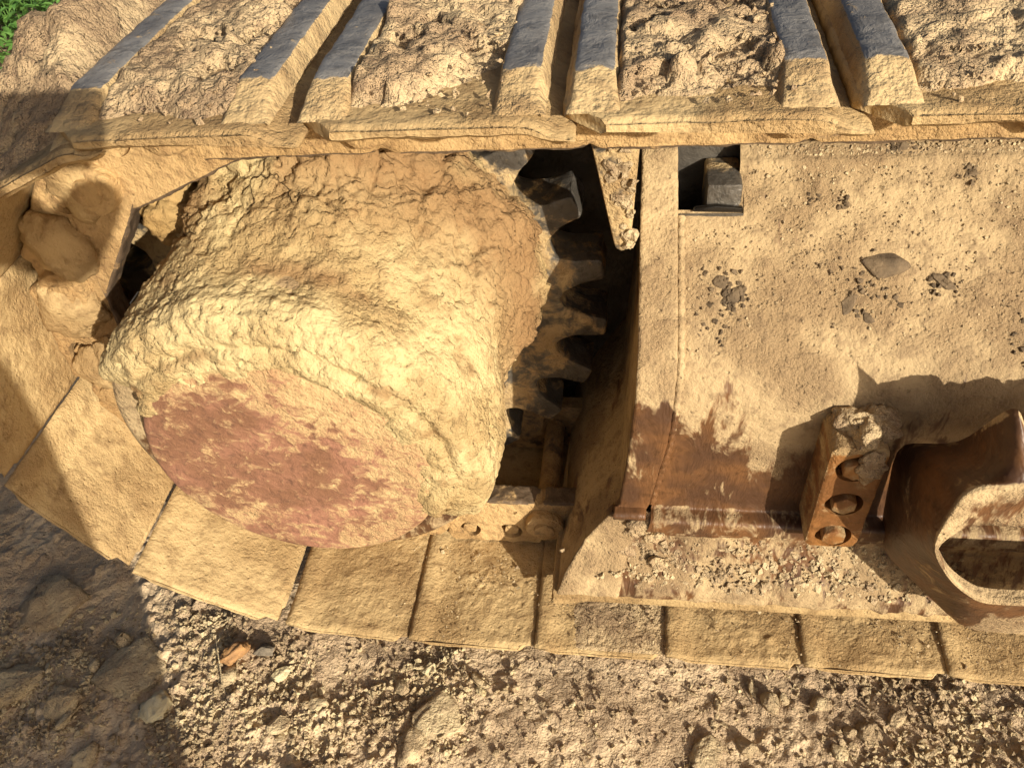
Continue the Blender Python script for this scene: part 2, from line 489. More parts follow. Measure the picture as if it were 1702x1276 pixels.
T0 = BOT - .198 - PITCH * 5          # the lip ends of the bottom run fall at X = k * PITCH
t = BOT - (.198 + PITCH * 9)
idx = -3
while True:
    a = path(t); b = path(t + PITCH)
    if a.x > 1.75 and a.z > .5: break
    d = (b - a).normalized()
    n = Vector((-d.z, 0, d.x))
    M4 = Matrix.Identity(4)
    for r in range(3):
        M4[r][0] = d[r]; M4[r][1] = (0, 1, 0)[r]; M4[r][2] = n[r]; M4[r][3] = a[r]
    if a.z > .75 and a.x > -.05:                       # the slack top run lies a little long
        M4[0][3] = .468 + (a.x - .474) * 1.10; M4[0][0] *= 1.10; M4[2][0] *= 1.10
    elif a.x < .10:
        k_ = (b - a).length / PITCH
        for r in range(3):
            M4[r][0] *= (.925 if a.x < -.02 else .985) * k_; M4[r][3] += d[r] * (.075 if a.x < -.02 else .012) * PITCH * k_
    elif a.x < .42:
        for r in range(3):
            M4[r][0] *= .975; M4[r][3] += d[r] * .025 * PITCH
    me = make_plate(idx, .0016 if a.z < .2 else .0022); me.materials.append(MUD)
    sh = link('shoe', me, None, track); sh.matrix_world = M4
    for k, (s0, s1) in enumerate(((.002, .040), (.141, .179))):
        g = link('grouser', make_grouser(idx * 2 + k, s0, s1, .58), STEEL, sh)
    if a.z > .3:
        link('packed_clay', make_field(idx, 1 if (a.x < -.02 and a.z < .79) else 0), MUDTOP, sh)
    if a.z < .45:
        link('dirt_crust', make_inner_dirt(idx), MUD if idx != 4 else MUDTOP, sh)
    lk = link('link', LINK, None, track); lk.matrix_world = M4
    link('link', LINK_IN, None, track).matrix_world = M4
    for me_ in (BOSS, PIN): link(me_.name, me_, None, lk)
    for me_ in NUTS: link('nut', me_, None, lk)
    t += PITCH; idx += 1

def lump(name, c, r, seed, sc=30., amp=.35, n=48):
    th_ = np.linspace(0, 2 * math.pi, n, endpoint=False); ph = np.linspace(.02, math.pi - .02, n // 2)
    D = np.stack([np.cos(th_)[:, None] * np.sin(ph)[None], np.sin(th_)[:, None] * np.sin(ph)[None], np.repeat(np.cos(ph)[None], n, 0)], -1)
    Pp = D * np.array(r)
    w1, w2, cid = worley(Pp * sc * 2.2 + seed)
    k = 1 + amp * fbm(Pp * sc + seed, 4) + .25 * (w2 - w1) * RND3[cid, 0]
    return grid(name, Pp * k[..., None] + np.array(c), close_u=True)

for k, (x_, y_, z_, r_) in enumerate(((-.165, .172, .60, .040), (-.205, .18, .50, .045), (-.175, .175, .40, .042), (-.10, .178, .675, .036), (-.215, .17, .40, .030), (-.13, .172, .28, .038), (-.06, .18, .20, .030))):
    link('caked_clay', lump('caked_clay', (x_, y_, z_), (r_, r_ * .55, r_ * 1.1), 50. + k * 3, 20., .7, 56), MUD, track)
# ------------------------------------------------------------------ final drive: hub, clay and sprocket
hub = thing('final_drive_hub', 'round clay caked travel drive hub with a red painted cover and toothed sprocket', 'drive hub')
NT_ = 22
def sprocket_poly(ro=.354, rr=.290):
    out = []
    for k in range(NT_):
        a0 = 2 * math.pi * k / NT_ + .169
        for f, r in ((-.5, rr), (-.42, rr + .002), (-.34, rr + .008), (-.27, rr + .018), (-.21, rr + .031), (-.185, ro - .016), (-.16, ro - .004), (-.13, ro), (.13, ro), (.16, ro - .004), (.185, ro - .016), (.21, rr + .031), (.27, rr + .018), (.34, rr + .008), (.42, rr + .002)):
            a = a0 + f * 2 * math.pi / NT_
            out.append((XC + r * math.cos(a), ZC + r * math.sin(a)))
    return out
sp = refine(prism('sprocket', sprocket_poly(), .298, .362, 'Y', .003, 2), .012, .0022, 40.)
co = np.zeros(len(sp.vertices) * 3, np.float32); sp.vertices.foreach_get('co', co); co = co.reshape(-1, 3)
rr = np.hypot(co[:, 0] - XC, co[:, 2] - ZC)
attr(sp, 'dust', .52 - .22 * sstep(.30, .33, rr))  # dust thinned to put shade into the sprocket's colour, most on the teeth
link('sprocket', sp, DARKST, hub)

def lathe(prof, nth, a0=0., a1=2 * math.pi, close=True):
    th = np.linspace(a0, a1, nth, endpoint=not close)
    r = np.array([p[0] for p in prof]); y = np.array([p[1] for p in prof])
    P = np.zeros((nth, len(prof), 3))
    P[:, :, 0] = XC + np.cos(th)[:, None] * r[None]; P[:, :, 2] = ZC + np.sin(th)[:, None] * r[None]; P[:, :, 1] = y[None]
    return P, th
def resample(prof, step):
    p = np.array(prof, float); seg = np.linalg.norm(np.diff(p, axis=0), axis=1); cum = np.concatenate([[0], np.cumsum(seg)])
    s = np.linspace(0, cum[-1], int(cum[-1] / step) + 2)
    return np.stack([np.interp(s, cum, p[:, 0]), np.interp(s, cum, p[:, 1])], -1), s / cum[-1]

P, th = lathe([(.214, .31), (.214, .10), (.210, .092)], 96)
me = grid('drum', P, close_u=True); attr(me, 'dust', np.full(P.shape[:2], .85)); link('drum', me, RUSTP, hub)
# flange ring round the cover, with the groove between them
P, th = lathe([(.178, .09), (.179, .054), (.183, .048), (.192, .045), (.218, .046), (.226, .050), (.229, .058), (.229, .082), (.225, .09), (.208, .094)], 200)
me = grid('flange_ring', P, close_u=True)
TH = np.repeat(th[:, None], P.shape[1], 1)
attr(me, 'dust', .62 + .3 * np.sin(TH - .5)); link('flange_ring', me, RUSTP, hub)
# cover plate, slightly dished, drawn clear of the ring
prof, _ = resample([(.0005, .002), (.08, .001), (.150, .0), (.166, .0015), (.171, .006), (.1725, .014), (.1725, .09)], .003)
P, th = lathe(prof, 260)
nr = vnorm(P, True); P = P + nr * (.0006 * fbm(P * 40, 3))[..., None]
me = grid('cover_plate', P, close_u=True)
U = (P[:, :, 0] - XC) / .172; V = (P[:, :, 2] - ZC) / .172
low = fbm(P * 11 + 3, 3)
attr(me, 'dust', .20 + .50 * sstep(.15, .85, V * .9 + U * .25) + .50 * sstep(.25, 1.05, np.hypot(U, V)) * sstep(-.2, .5, U) + .18 * sstep(-.2, -1., V) + .35 * low)
link('cover_plate', me, REDP, hub)

# the caked clay over the drum
prof, vv = resample([(.150, -.0005), (.168, -.002), (.182, .000), (.205, .003), (.222, .012), (.230, .028), (.231, .05), (.234, .075), (.246, .11), (.262, .16), (.283, .205), (.298, .25), (.300, .30)], .0022)
nth = 640
P, th = lathe([tuple(p) for p in prof], nth)
ang = np.degrees(th) % 360
full = np.interp(ang, [0, 20, 60, 100, 125, 145, 165, 200, 250, 290, 320, 345, 360], [.75, 1, 1, .95, .8, .45, .10, 0, 0, .1, .3, .6, .75])
rad = np.interp(ang, [0, 15, 25, 35, 50, 75, 95, 110, 125, 145, 165, 230, 300, 330, 360], [.2, .4, .6, .8, .85, 1.0, .85, .55, .1, -.35, -.6, -.7, -.5, -.1, .2])
fullp = prof
bare = np.array([(np.interp(v, [0, .05, .09, .14, .2, .26, .3, 1], [.150, .170, .172, .175, .226, .229, .22, .25]), np.interp(v, [0, .05, .09, .14, .2, .26, .3, 1], [.004, .006, .02, .047, .047, .062, .095, .30])) for v in vv])
wv = sstep(.15, .75, full)[:, None]
yb2 = bare[:, 1][None] * (1 - wv) + fullp[:, 1][None] * wv
R = bare[:, 0][None] * (1 - wv) + fullp[:, 0][None] * wv
yb = fullp[:, 1]; r0 = fullp[:, 0]
back = sstep(.06, .22, yb)
R = R + back[None] * (rad[:, None] - .75) * .085
X = XC + np.cos(th)[:, None] * R; Z = ZC + np.sin(th)[:, None] * R
P = np.stack([X, yb2, Z], -1)
nr = vnorm(P, True)
if (nr[:, 60] * np.stack([np.cos(th), 0 * th, np.sin(th)], -1)).sum() < 0: nr = -nr
w1, w2, cid = worley(P * 19 + .7 * fbm(P * 16, 3)[..., None])
v1, v2, cid2 = worley(P * 46 + .8 * fbm(P * 30, 2)[..., None])
inner = sstep(.150, .185, r0)[None] + (yb > .02)[None]; inner = np.clip(inner, 0, 1)
d = .022 * fbm(P * 7.5, 3) + .008 * fbm(P * 21 + 4, 3, .5) * (.4 + 1.2 * sstep(-.1, .3, fbm(P * 6 + 14, 2))) + .0042 * fbm(P * 75, 3, .6)
slab = RND3[cid, 0] - .5
upper = sstep(100, 116, ang)[:, None] * (1 - sstep(150, 160, ang))[:, None] + .32
d = d + back[None] * upper * (.030 * slab - .020 * np.exp(-((w2 - w1) / .06) ** 2))
p1, p2, pid = worley(P * 62 + 9)
d = d - .0065 * sstep(.3, .1, p1) * (RND3[pid, 0] > .66)
g1, g2, gid = worley(P * np.array([27, 27, 33]) + 1.1 * fbm(P * 19 + 3, 3)[..., None] + 40)
d = d + .007 * (RND3[gid, 0] - .5) * sstep(-.15, .2, fbm(P * 8 + 70, 2)) * sstep(.0, .03, g2 - g1)
d = d - .004 * np.exp(-((v2 - v1) / .05) ** 2) * (RND3[cid2, 1] > .45) + .0055 * (RND3[cid2, 0] - .5) * (.3 + back[None]) + .004 * np.abs(fbm(P * 34 + 2, 3))
# where there is no clay the sheet sinks below the steel
nz = fbm(P * 20 + 8, 3)
cov = np.clip(full[:, None] + .25 * nz, 0, 1)
sink = (1 - sstep(.22, .42, cov)) * (1 - back * .8)
rim = 1 - inner                                      # feather towards the cover
fe = sstep(0., .25, vv[None] * 5 + .5 * fbm(P * 30 + 1, 3) * (vv[None] < .12))
d = d * (.25 + .75 * inner) * np.where(back[None] > .5, 1, .7) + .004 * inner - .004 * rim * (nz < .05) - sink * .03
# a concentric step left by the ring under the clay
d = d - .006 * np.exp(-((r0 - .190) / .006) ** 2)[None] * (yb < .02)[None] * sstep(-.1, .3, nz + .1)
P = P + nr * d[..., None]
me = grid('clay_crust', P, close_u=True)
tint = (1 - back)[None] * sstep(.05, .3, fbm(P * np.array([9, 9, 22]) + 60, 3)) * (np.exp(-((r0 - .188) / .012) ** 2) + np.exp(-((yb - .07) / .015) ** 2))[None] * .9 + back[None] * sstep(-.05, .35, fbm(P * 7 + 40, 3) + .45 * np.exp(-((ang - 72) / 26) ** 2)[:, None] + .25 * np.exp(-((ang - 25) / 18) ** 2)[:, None]) + .0 * R
attr(me, 'tint', tint)
attr(me, 'crackm', np.clip(back[None] * np.interp(ang, [0, 40, 80, 110, 150, 180], [.15, .25, .7, 1, 1, .3])[:, None] + .10, 0, 1))
t_ = NT('caked_clay_hub'); c0, n0 = mud_nodes(t_, (.54, .42, .215), (.44, .315, .15), (.22, .135, .062), .8, 8., 130., .9)
c0 = t_.mix(t_.math('MULTIPLY', t_.attr('tint'), .85), c0, (.235, .13, .058))
def crack(t_, sc, w, lo, off):
    mp = t_.n.new('ShaderNodeVectorMath'); mp.operation = 'MULTIPLY_ADD'
    nz_ = t_.n.new('ShaderNodeTexNoise'); t_.l.new(t_.pos, nz_.inputs['Vector']); nz_.inputs['Scale'].default_value = 22.; nz_.inputs['Detail'].default_value = 3.
    t_.l.new(nz_.outputs['Color'], mp.inputs[0]); mp.inputs[1].default_value = (.05, .05, .05); t_.l.new(t_.pos, mp.inputs[2])
    v_ = t_.n.new('ShaderNodeTexVoronoi'); v_.feature = 'DISTANCE_TO_EDGE'; t_.l.new(mp.outputs[0], v_.inputs['Vector']); v_.inputs['Scale'].default_value = sc
    m_ = t_.ramp(t_.noise(11., 2, .6, off), lo, lo + .12)
    return t_.math('MULTIPLY', t_.ramp(v_.outputs['Distance'], w, 0.), m_)
ck = t_.math('MULTIPLY', crack(t_, 21., .04, .5, 6.), t_.attr('crackm'))
c0 = t_.mix(t_.math('MULTIPLY', ck, .6), c0, (.13, .075, .035))
n0 = t_.bump(t_.math('MULTIPLY', ck, -1.), 1., .006, n0)
link('clay_crust', me, t_.done(c0, .95, n0, 0., .1), hub)
link('clay_chunk', lump('clay_chunk', (-.030, .215, .612), (.036, .03, .044), 8., 34., .8, 64), MUDHUB, hub)

# ------------------------------------------------------------------ track frame
frame = thing('track_frame', 'rust brown steel track frame with dusty sloping top, muddy foot and end collar', 'track frame')
near = [(.30, .650), (.288, .6475), (.279, .640)]
near += [(y, .475 + (y - .125) * 1.0625) for y in np.linspace(.272, .135, 10)]
near += [(.124, .472), (.114, .457), (.106, .441), (.1015, .424), (.1, .405), (.1, .24), (.098, .228)]
near += [(.080, .227), (.076, .223), (.076, .203), (.079, .198), (.088, .196), (.088, .182), (.098, .178), (.098, .16), (.082, .12), (.068, .09), (.062, .08), (.061, .064), (.066, .058), (.1, .056), (.3, .056)]
PR, pv = resample(near, .0034)
xs = np.concatenate([np.arange(.545, 1.12, .0040), np.arange(1.13, 2.0, .012)])
P = np.zeros((len(xs), len(PR), 3)); P[:, :, 0] = xs[:, None]; P[:, :, 1] = PR[:, 0][None]; P[:, :, 2] = PR[:, 1][None]
xm0 = np.interp(PR[:, 1], [.05, .16, .18, .24, .30], [.47, .50, .531, .543, .545])
P[:, :, 0] = xm0[None] + (P[:, :, 0] - .545) * ((2.0 - xm0) / 1.455)[None]
nr = vnorm(P)
if nr[5, 30, 2] < 0: nr = -nr
roofm = sstep(.405, .46, P[:, :, 2]); lowm = 1 - sstep(.17, .2, P[:, :, 2])
w1, w2, cid = worley(P * 110); 
d = roofm * (.0016 * fbm(P * 22, 4) + .0016 * np.maximum(.34 - w1, 0) * (RND3[cid, 0] > .55) * 3 + .0008 * fbm(P * 150, 2))
d += .004 * np.exp(-((P[:, :, 2] - .632) / .004) ** 2) + .0035 * np.exp(-((P[:, :, 2] - .612) / .006) ** 2) * fbm(P * 60, 3) * 1.5
u1, u2, uid = worley(P * 48 + .5 * fbm(P * 30, 2)[..., None])
d += lowm * (.006 * fbm(P * 16, 4) + .007 * (u2 - u1) * RND3[uid, 1] * sstep(-.1, .25, fbm(P * 9 + 3, 2)) + .002 * fbm(P * 90, 2) + .003)
P = P + nr * d[..., None]
xm = .5 * (P[:-1, :-1, 0] + P[1:, 1:, 0]); zm = .5 * (P[:-1, :-1, 2] + P[1:, 1:, 2]); ym = .5 * (P[:-1, :-1, 1] + P[1:, 1:, 1])
keep = ~((xm > .553) & (xm < .626) & (zm > .595) & (zm < .649) & (ym > .2))
me = grid('frame_body', P, keep=keep, flip=False)
edge = np.interp(P[:, :, 0], [.545, .60, .64, .665, .69, .74, 1.0], [.425, .435, .41, .31, .33, .40, .41]) + .05 * fbm(np.stack([P[:, :, 0] * 14, 0 * P[:, :, 1], 0 * P[:, :, 0]], -1), 3) + .02 * fbm(np.stack([P[:, :, 0] * 60, 0 * P[:, :, 1], P[:, :, 2] * 5], -1), 2)
dust = sstep(-.12, .07, P[:, :, 2] - edge) * .98 + .02
dust = np.maximum(dust, (.52 + .5 * fbm(P * 12 + 6, 3)) * lowm); dust = np.maximum(dust, .36 * (np.abs(P[:, :, 2] - .21) < .025) )
stain = sstep(.15, .5, fbm(P * 7 + 21, 3)) * .45
attr(me, 'dust', dust * 1.1 - .75 * stain * roofm)
link('frame_body', me, RUSTP, frame)
# far side of the frame (not seen) closes the box
far = [(.30, .650), (.32, .64), (.475, .475), (.5, .43), (.5, .24), (.53, .08), (.53, .058), (.3, .056)]
P = np.zeros((2, len(far), 3)); P[0, :, 0] = .545; P[1, :, 0] = 1.998; P[:, :, 1] = [p[0] for p in far]; P[:, :, 2] = [p[1] for p in far]
me = grid('inner_side', P); attr(me, 'dust', np.full(16, .9)); link('inner_side', me, RUSTP, frame)

# slot in the roof: a pocket with a greasy block
bm = bmesh.new()
def quad(bm, *v): bm.faces.new([bm.verts.new(p) for p in v])
x0, x1 = .549, .630; y0, y1 = .233, .302; zt0, zt1 = .5935, .654
quad(bm, (x0, y0, .50), (x0, y1, .50), (x0, y1, zt1), (x0, y0, zt0))
quad(bm, (x1, y0, zt0), (x1, y1, zt1), (x1, y1, .50), (x1, y0, .50))
quad(bm, (x0, y1, .50), (x1, y1, .50), (x1, y1, zt1), (x0, y1, zt1))
quad(bm, (x0, y0, zt0), (x1, y0, zt0), (x1, y0, .50), (x0, y0, .50))
quad(bm, (x0, y0, .50), (x1, y0, .50), (x1, y1, .50), (x0, y1, .50))
me = bpy.data.meshes.new('slot_pocket'); bm.to_mesh(me); bm.free()
attr(me, 'dust', np.full(20, -.2)); link('slot_pocket', me, DARKST, frame)
me = prism('greasy_block', [(.589, .505), (.627, .505), (.627, .625), (.589, .625)], .24, .30, 'Y', .004, 2)
co = np.zeros(len(me.vertices) * 3, np.float32); me.vertices.foreach_get('co', co); co = co.reshape(-1, 3)
attr(me, 'dust', .1 + .55 * sstep(.58, .625, co[:, 2]) * sstep(.26, .3, co[:, 1])); link('greasy_block', me, DARKST, frame)
me = prism('grease_smear', [(.574, .5955), (.628, .5935), (.629, .6), (.60, .603), (.576, .6)], .2325, .2395, 'Y', .002, 2); link('grease_smear', me, GREASE, frame)

# the end collar: a raised band round the end, curving forward at its foot
def left_x(z):
    return np.interp(z, [.05, .085, .12, .16, .20, .24, .30, .36, .42, .47, .7], [.405, .418, .432, .452, .476, .499, .5055, .511, .515, .518, .518])
colp = [(y, z) for y, z in near if z > .225]
colp = colp + [(.1, .226), (.099, .19), (.096, .16), (.088, .13), (.075, .10), (.066, .085), (.063, .066)]
CP, cv = resample(colp, .0034)
zz = CP[:, 1]
tn = np.gradient(CP, axis=0); nn = np.stack([tn[:, 1], -tn[:, 0]], -1); nn /= np.linalg.norm(nn, axis=1)[:, None]
if nn[10, 1] < 0: nn = -nn
sec = [(0., -.004), (0., .004), (.001, .007), (.003, .0085)] + [(f, .009) for f in np.linspace(.08, .92, 10)] + [(.97, .0085), (.99, .006), (1., .002), (1.0, -.003)]
P = np.zeros((len(sec), len(CP), 3))
rx = np.interp(zz, [.06, .12, .16, .2, .24, .36, .42, .47, .7], [.50, .508, .516, .526, .538, .556, .560, .563, .556])
for k, (f, o) in enumerate(sec):
    P[k, :, 0] = left_x(zz) + f * (rx - left_x(zz)); P[k, :, 1] = CP[:, 0] + nn[:, 0] * o; P[k, :, 2] = CP[:, 1] + nn[:, 1] * o
nr = vnorm(P)
if nr[8, 10, 2] < 0: nr = -nr
lowm = 1 - sstep(.15, .22, P[:, :, 2])
P = P + nr * (.0013 * fbm(P * 45, 4) + .0006 * fbm(P * 150, 2) + lowm * .005 * fbm(P * 28, 3))[..., None]
me = grid('end_collar', P)
dz = P[:, :, 2]
attr(me, 'dust', .2 + .85 * sstep(.40, .47, dz + .04 * fbm(np.stack([P[:, :, 0] * 70, 0 * dz, dz * 6], -1), 2)) + .8 * (1 - sstep(.17, .235, dz)))
link('end_collar', me, RUSTP, frame)
# weld bead between collar and body
wp = []
for k in range(len(CP)):
    if .235 < zz[k] < .592: wp.append((rx[k] + .003, CP[k, 0] + nn[k, 0] * .004, CP[k, 1] + nn[k, 1] * .004))
wp = np.array(wp); P = np.zeros((8, len(wp), 3))
for k in range(8):
    a = 2 * math.pi * k / 8; rr_ = .0045 + .0012 * np.sin(np.arange(len(wp)) * 1.7)
    P[k, :, 0] = wp[:, 0] + rr_ * math.cos(a); P[k, :, 1] = wp[:, 1] - rr_ * .6 * math.sin(a); P[k, :, 2] = wp[:, 2] + rr_ * .6 * math.sin(a)
me = grid('weld_bead', P, close_u=True); attr(me, 'dust', .25 + .8 * sstep(.40, .46, P[:, :, 2])); link('weld_bead', me, RUSTP, frame)
# the end face: the collar's forward curve carried across, always turned from the sun
zs = np.linspace(.062, .645, 60); ys = np.linspace(0, 1, 30)
P = np.zeros((len(zs), len(ys), 3))
yo = np.interp(zs, [z for y, z in colp][::-1], [y for y, z in colp][::-1])
P[:, :, 0] = (left_x(zs) + .0015)[:, None] + .0 * ys[None]; P[:, :, 1] = (yo - .004)[:, None] + (.6 - 2 * yo + .008)[:, None] * ys[None]; P[:, :, 2] = zs[:, None]
P[:, :, 0] += .0012 * fbm(P * 30, 3)
me = grid('end_face', P); attr(me, 'dust', np.full(P.shape[:2], .78)); link('end_face', me, RUSTP, frame)
# foot plate under the end
me = prism('foot_plate', [(.403, .0615), (.403, .25), (.42, .54), (2.0, .54), (2.0, .0615)], .036, .062, 'Z', .004, 2)
attr(me, 'dust', np.full(len(me.vertices), 1.)); link('foot_plate', me, MUD, frame)
xs2 = np.arange(.400, .50, .003); ys2 = np.arange(.058, .2, .003)
XX, YY = np.meshgrid(xs2, ys2, indexing='ij'); q = np.stack([XX, YY, 0 * XX], -1)
mnd = .0625 + np.clip(.024 * sstep(.40, .50, XX) * (1 - sstep(.09, .2, YY)), 0, 1) + .006 * fbm(q * 30, 4) + .002 * fbm(q * 120, 2)
mnd = mnd - .03 * (1 - sstep(0, .012, np.minimum(np.minimum(XX - .400, YY - .058), .198 - YY)))
link('foot_clay', grid('foot_clay', np.stack([XX, YY, mnd], -1)), MUD, frame)
me = prism('gap_light_block', [(-.12, .03), (.60, .03), (.60, .70), (.25, .72), (-.12, .62)], .47, .50, 'Y', .004, 1)  # added plate, blocks light so the gap behind the sprocket stays dark
attr(me, 'dust', np.full(len(me.vertices), .1)); link('gap_light_block', me, DARKST, frame)
me = prism('motor_casing', circ(XC, ZC, .21, 40), .361, .475, 'Y', .006, 1)
attr(me, 'dust', np.full(len(me.vertices), .2)); link('motor_casing', me, DARKST, hub)
for k, (x_, y_, z_, r_) in enumerate(((.534, .090, .206, .015), (.524, .092, .190, .014), (.505, .088, .140, .012), (.545, .084, .180, .011), (.553, .076, .13, .010))):
    link('foot_clay', lump('foot_clay', (x_, y_, z_), (r_ * 1.3, r_ * .7, r_), 30. + k, 75., .9, 48), MUDTOP, frame)
# hanging scraper plate beside the collar
me = prism('scraper_plate', [(.464, .71), (.516, .71), (.509, .60), (.506, .572), (.498, .566), (.490, .572)], .198, .225, 'Y', .004, 2)
attr(me, 'dust', np.full(len(me.vertices), .62)); link('scraper_plate', me, DARKST, frame)

# bolted guide block
blk = [(.727, .236), (.732, .228), (.784, .228), (.790, .24), (.790, .408), (.782, .418), (.735, .418), (.727, .410)]
me = prism('guide_block', blk, .048, .13, 'Y', .005, 2)
holes = [(.758, .382), (.758, .318), (.758, .254)]
me = boolean_cut(me, [prism('c', circ(x, z, .0212, 28), .02, .080, 'Y') for x, z in holes])
me = refine(me, .010, .0014, 60.)
n = len(me.vertices); co = np.zeros(n * 3, np.float32); me.vertices.foreach_get('co', co); co = co.reshape(-1, 3)
attr(me, 'dust', .22 + .9 * sstep(.400, .417, co[:, 2]) + .25 * (co[:, 0] < .729))
gb = link('guide_block', me, RUSTO, frame)
for x, z in holes:
    bme = prism('bolt', circ(x, z, .0150, 6, .5), .0435, .085, 'Y', .002, 2); attr(bme, 'dust', np.full(len(bme.vertices), .35)); link('bolt', bme, RUSTO, gb)
# clay clump on top of the block
link('clay_clump', lump('clay_clump', (.768, .082, .420), (.030, .030, .015), 2., 46., .75, 72), MUDTOP, gb)
link('clay_clump', lump('clay_clump', (.772, .046, .388), (.017, .009, .022), 5., 60., .8, 64), MUDTOP, gb)

# flared step bracket with the hexagonal opening
outl = [(1.0123, .0, .488), (.96, 0, .500), (.905, 0, .488), (.880, 0, .500), (.8548, 0, .5451), (.8562, .06, .4142), (.8141, .102, .3703), (.8316, .092, .2055), (.8337, .065, .195), (.9272, .0, .1344), (.97, 0, .1305), (1.0123, 0, .1289)]
rim = [(1.0123, -.04, .475), (.97, -.04, .476), (.93, -.04, .478), (.90, -.04, .4785), (.8698, -.04, .4789), (.8394, -.04, .477), (.822, -.04, .4649), (.8167, -.04, .3733), (.8506, -.04, .313), (.8942, -.04, .2676), (.9514, -.04, .2704), (1.0123, -.04, .2704)]
def mirror(l, cx): return [(2 * cx - x, y, z) for x, y, z in l[::-1]]
CX = 1.0123
def dens(l, n):
    p = np.array(l); seg = np.linalg.norm(np.diff(p, axis=0), axis=1); cum = np.concatenate([[0], np.cumsum(seg)]); s = np.linspace(0, 1, n)
    kk = np.linspace(0, 1, len(l))
    return np.stack([np.interp(s, kk, p[:, i]) for i in range(3)], -1)
def smooth(p, k):
    for _ in range(k):
        p = p.copy(); p[1:-1] = p[1:-1] * .5 + (p[:-2] + p[2:]) * .25
    return p
NO = 121
O2 = smooth(dens(outl + mirror(outl, CX)[1:], NO), 2); R2 = smooth(dens(rim + mirror(rim, CX)[1:], NO), 3)
win = [(1.0123, -.04, .405), (.97, -.04, .416), (.94, -.04, .409), (.915, -.04, .417), (.89, -.04, .4125), (.8593, -.04, .4170), (.8377, -.04, .4102), (.8215, -.04, .3712), (.8525, -.04, .3150), (.8940, -.04, .2735), (.9476, -.04, .2740)]
win = win + [(CX, -.04, .2740)]
inn = smooth(dens(win + mirror(win, CX)[1:], NO), 3)
rows = [O2 * (1 - f) + R2 * f for f in np.linspace(0, .97, 16)]
rows += [R2 * (1 - f) + inn * f + (0, -.003, 0) for f in np.linspace(0, 1, 8)]
rows += [inn + (0, f, 0) for f in (.004, .014)]
P = np.stack(rows, 1)
nr = vnorm(P, True)
if nr[60, 4, 1] > 0: nr = -nr
P = P + nr * (.0014 * fbm(P * 30, 4))[..., None]
me = grid('step_bracket', P, close_u=True)
rowi = np.arange(P.shape[1])
dd = np.where((rowi >= 16) & (rowi <= 25), .60, .14)[None] + .25 * ((rowi >= 16) & (rowi <= 25))[None] * (1 - sstep(.33, .42, P[:, :, 2])) + .45 * (rowi <= 1)[None] * sstep(.33, .38, P[:, :, 2]) + .6 * (1 - sstep(.17, .25, P[:, :, 2])) * sstep(.9, .94, P[:, :, 0]) + .12 * fbm(P * 14, 3)
attr(me, 'dust', dd); link('step_bracket', me, RUSTP, frame)

for k, (x_, r_) in enumerate(((.885, .013), (.912, .019), (.945, .015), (.975, .021), (1.01, .016))):  # lumps added out of view to make the bracket's shadow edge wavy
    link('clay_clump', lump('clay_clump', (x_, .004, .497), (r_ * 1.2, .016, r_), 11. + k, 50., .7, 40), MUDTOP, frame)
# roller seen low behind the frame
me = prism('track_roller', circ(.93, .11, .09, 40), .14, .46, 'Y', .006, 2); attr(me, 'dust', np.full(len(me.vertices), .5)); link('track_roller', me, DARKST, frame)

# ------------------------------------------------------------------ loose flakes and dirt on the frame
def rock_mesh(name, seed, flat=.7, n=16, bev=.0):
    r = random.Random(seed)
    bm = bmesh.new()
    for k in range(n):
        v = Vector((r.gauss(0, 1), r.gauss(0, 1), r.gauss(0, 1))).normalized() * r.uniform(.8, 1.1)
        bm.verts.new((v.x, v.y * r.uniform(.75, 1), v.z * flat))
    res = bmesh.ops.convex_hull(bm, input=bm.verts[:])
    bmesh.ops.delete(bm, geom=[v for v in bm.verts if not v.link_faces], context='VERTS')
    if bev: bmesh.ops.bevel(bm, geom=bm.edges[:], offset=bev, segments=1, affect='EDGES')
    bmesh.ops.recalc_face_normals(bm, faces=bm.faces)
    me = bpy.data.meshes.new(name); bm.to_mesh(me); bm.free()
    return me

def rock_fine(name, seed, flat=.7, amp=.12):
    me = rock_mesh(name, seed, flat, 22)
    bm = bmesh.new(); bm.from_mesh(me)
    bmesh.ops.triangulate(bm, faces=bm.faces)
    bmesh.ops.subdivide_edges(bm, edges=bm.edges[:], cuts=5, use_grid_fill=True)
    bmesh.ops.smooth_vert(bm, verts=bm.verts, factor=.25, use_axis_x=True, use_axis_y=True, use_axis_z=True)
    bm.to_mesh(me); bm.free()
    roughen(me, amp, 2.6, seed * 3.1); roughen(me, amp * .5, 7., seed * 1.1)
    me.polygons.foreach_set('use_smooth', [True] * len(me.polygons))
    return me

def plain_stone(name, a, b): 
    t = NT(name); n1 = t.noise(40., 5, .6); c = t.mix(t.ramp(n1, .35, .65), a, b)
    nb = t.bump(t.noise(70., 5, .65, 3.), .6, .006); nb = t.bump(t.noise(260., 3, .6, 5.), .5, .002, nb)
    return t.done(c, .85, nb, 0., .25)
SHALE = plain_stone('dark_shale', (.095, .068, .042), (.17, .12, .07))
ORANGE = plain_stone('orange_stone', (.42, .23, .09), (.34, .19, .085))
PALE = plain_stone('pale_stone', (.60, .52, .33), (.5, .40, .22))
GREYST = plain_stone('grey_stone', (.20, .165, .12), (.14, .115, .085))
RN = Vector((0, -.728, .686))               # roof normal
def on_roof(x, y): return Vector((x, y, .475 + (y - .125) * 1.0625))
def place(o, p, sc, rz=0., nrm=None):
    q = (nrm.to_track_quat('Z', 'Y') if nrm is not None else Vector((0, 0, 1)).to_track_quat('Z', 'Y'))
    o.matrix_world = Matrix.Translation(p) @ q.to_matrix().to_4x4() @ Matrix.Rotation(rz, 4, 'Z') @ Matrix.Diagonal((*sc, 1))
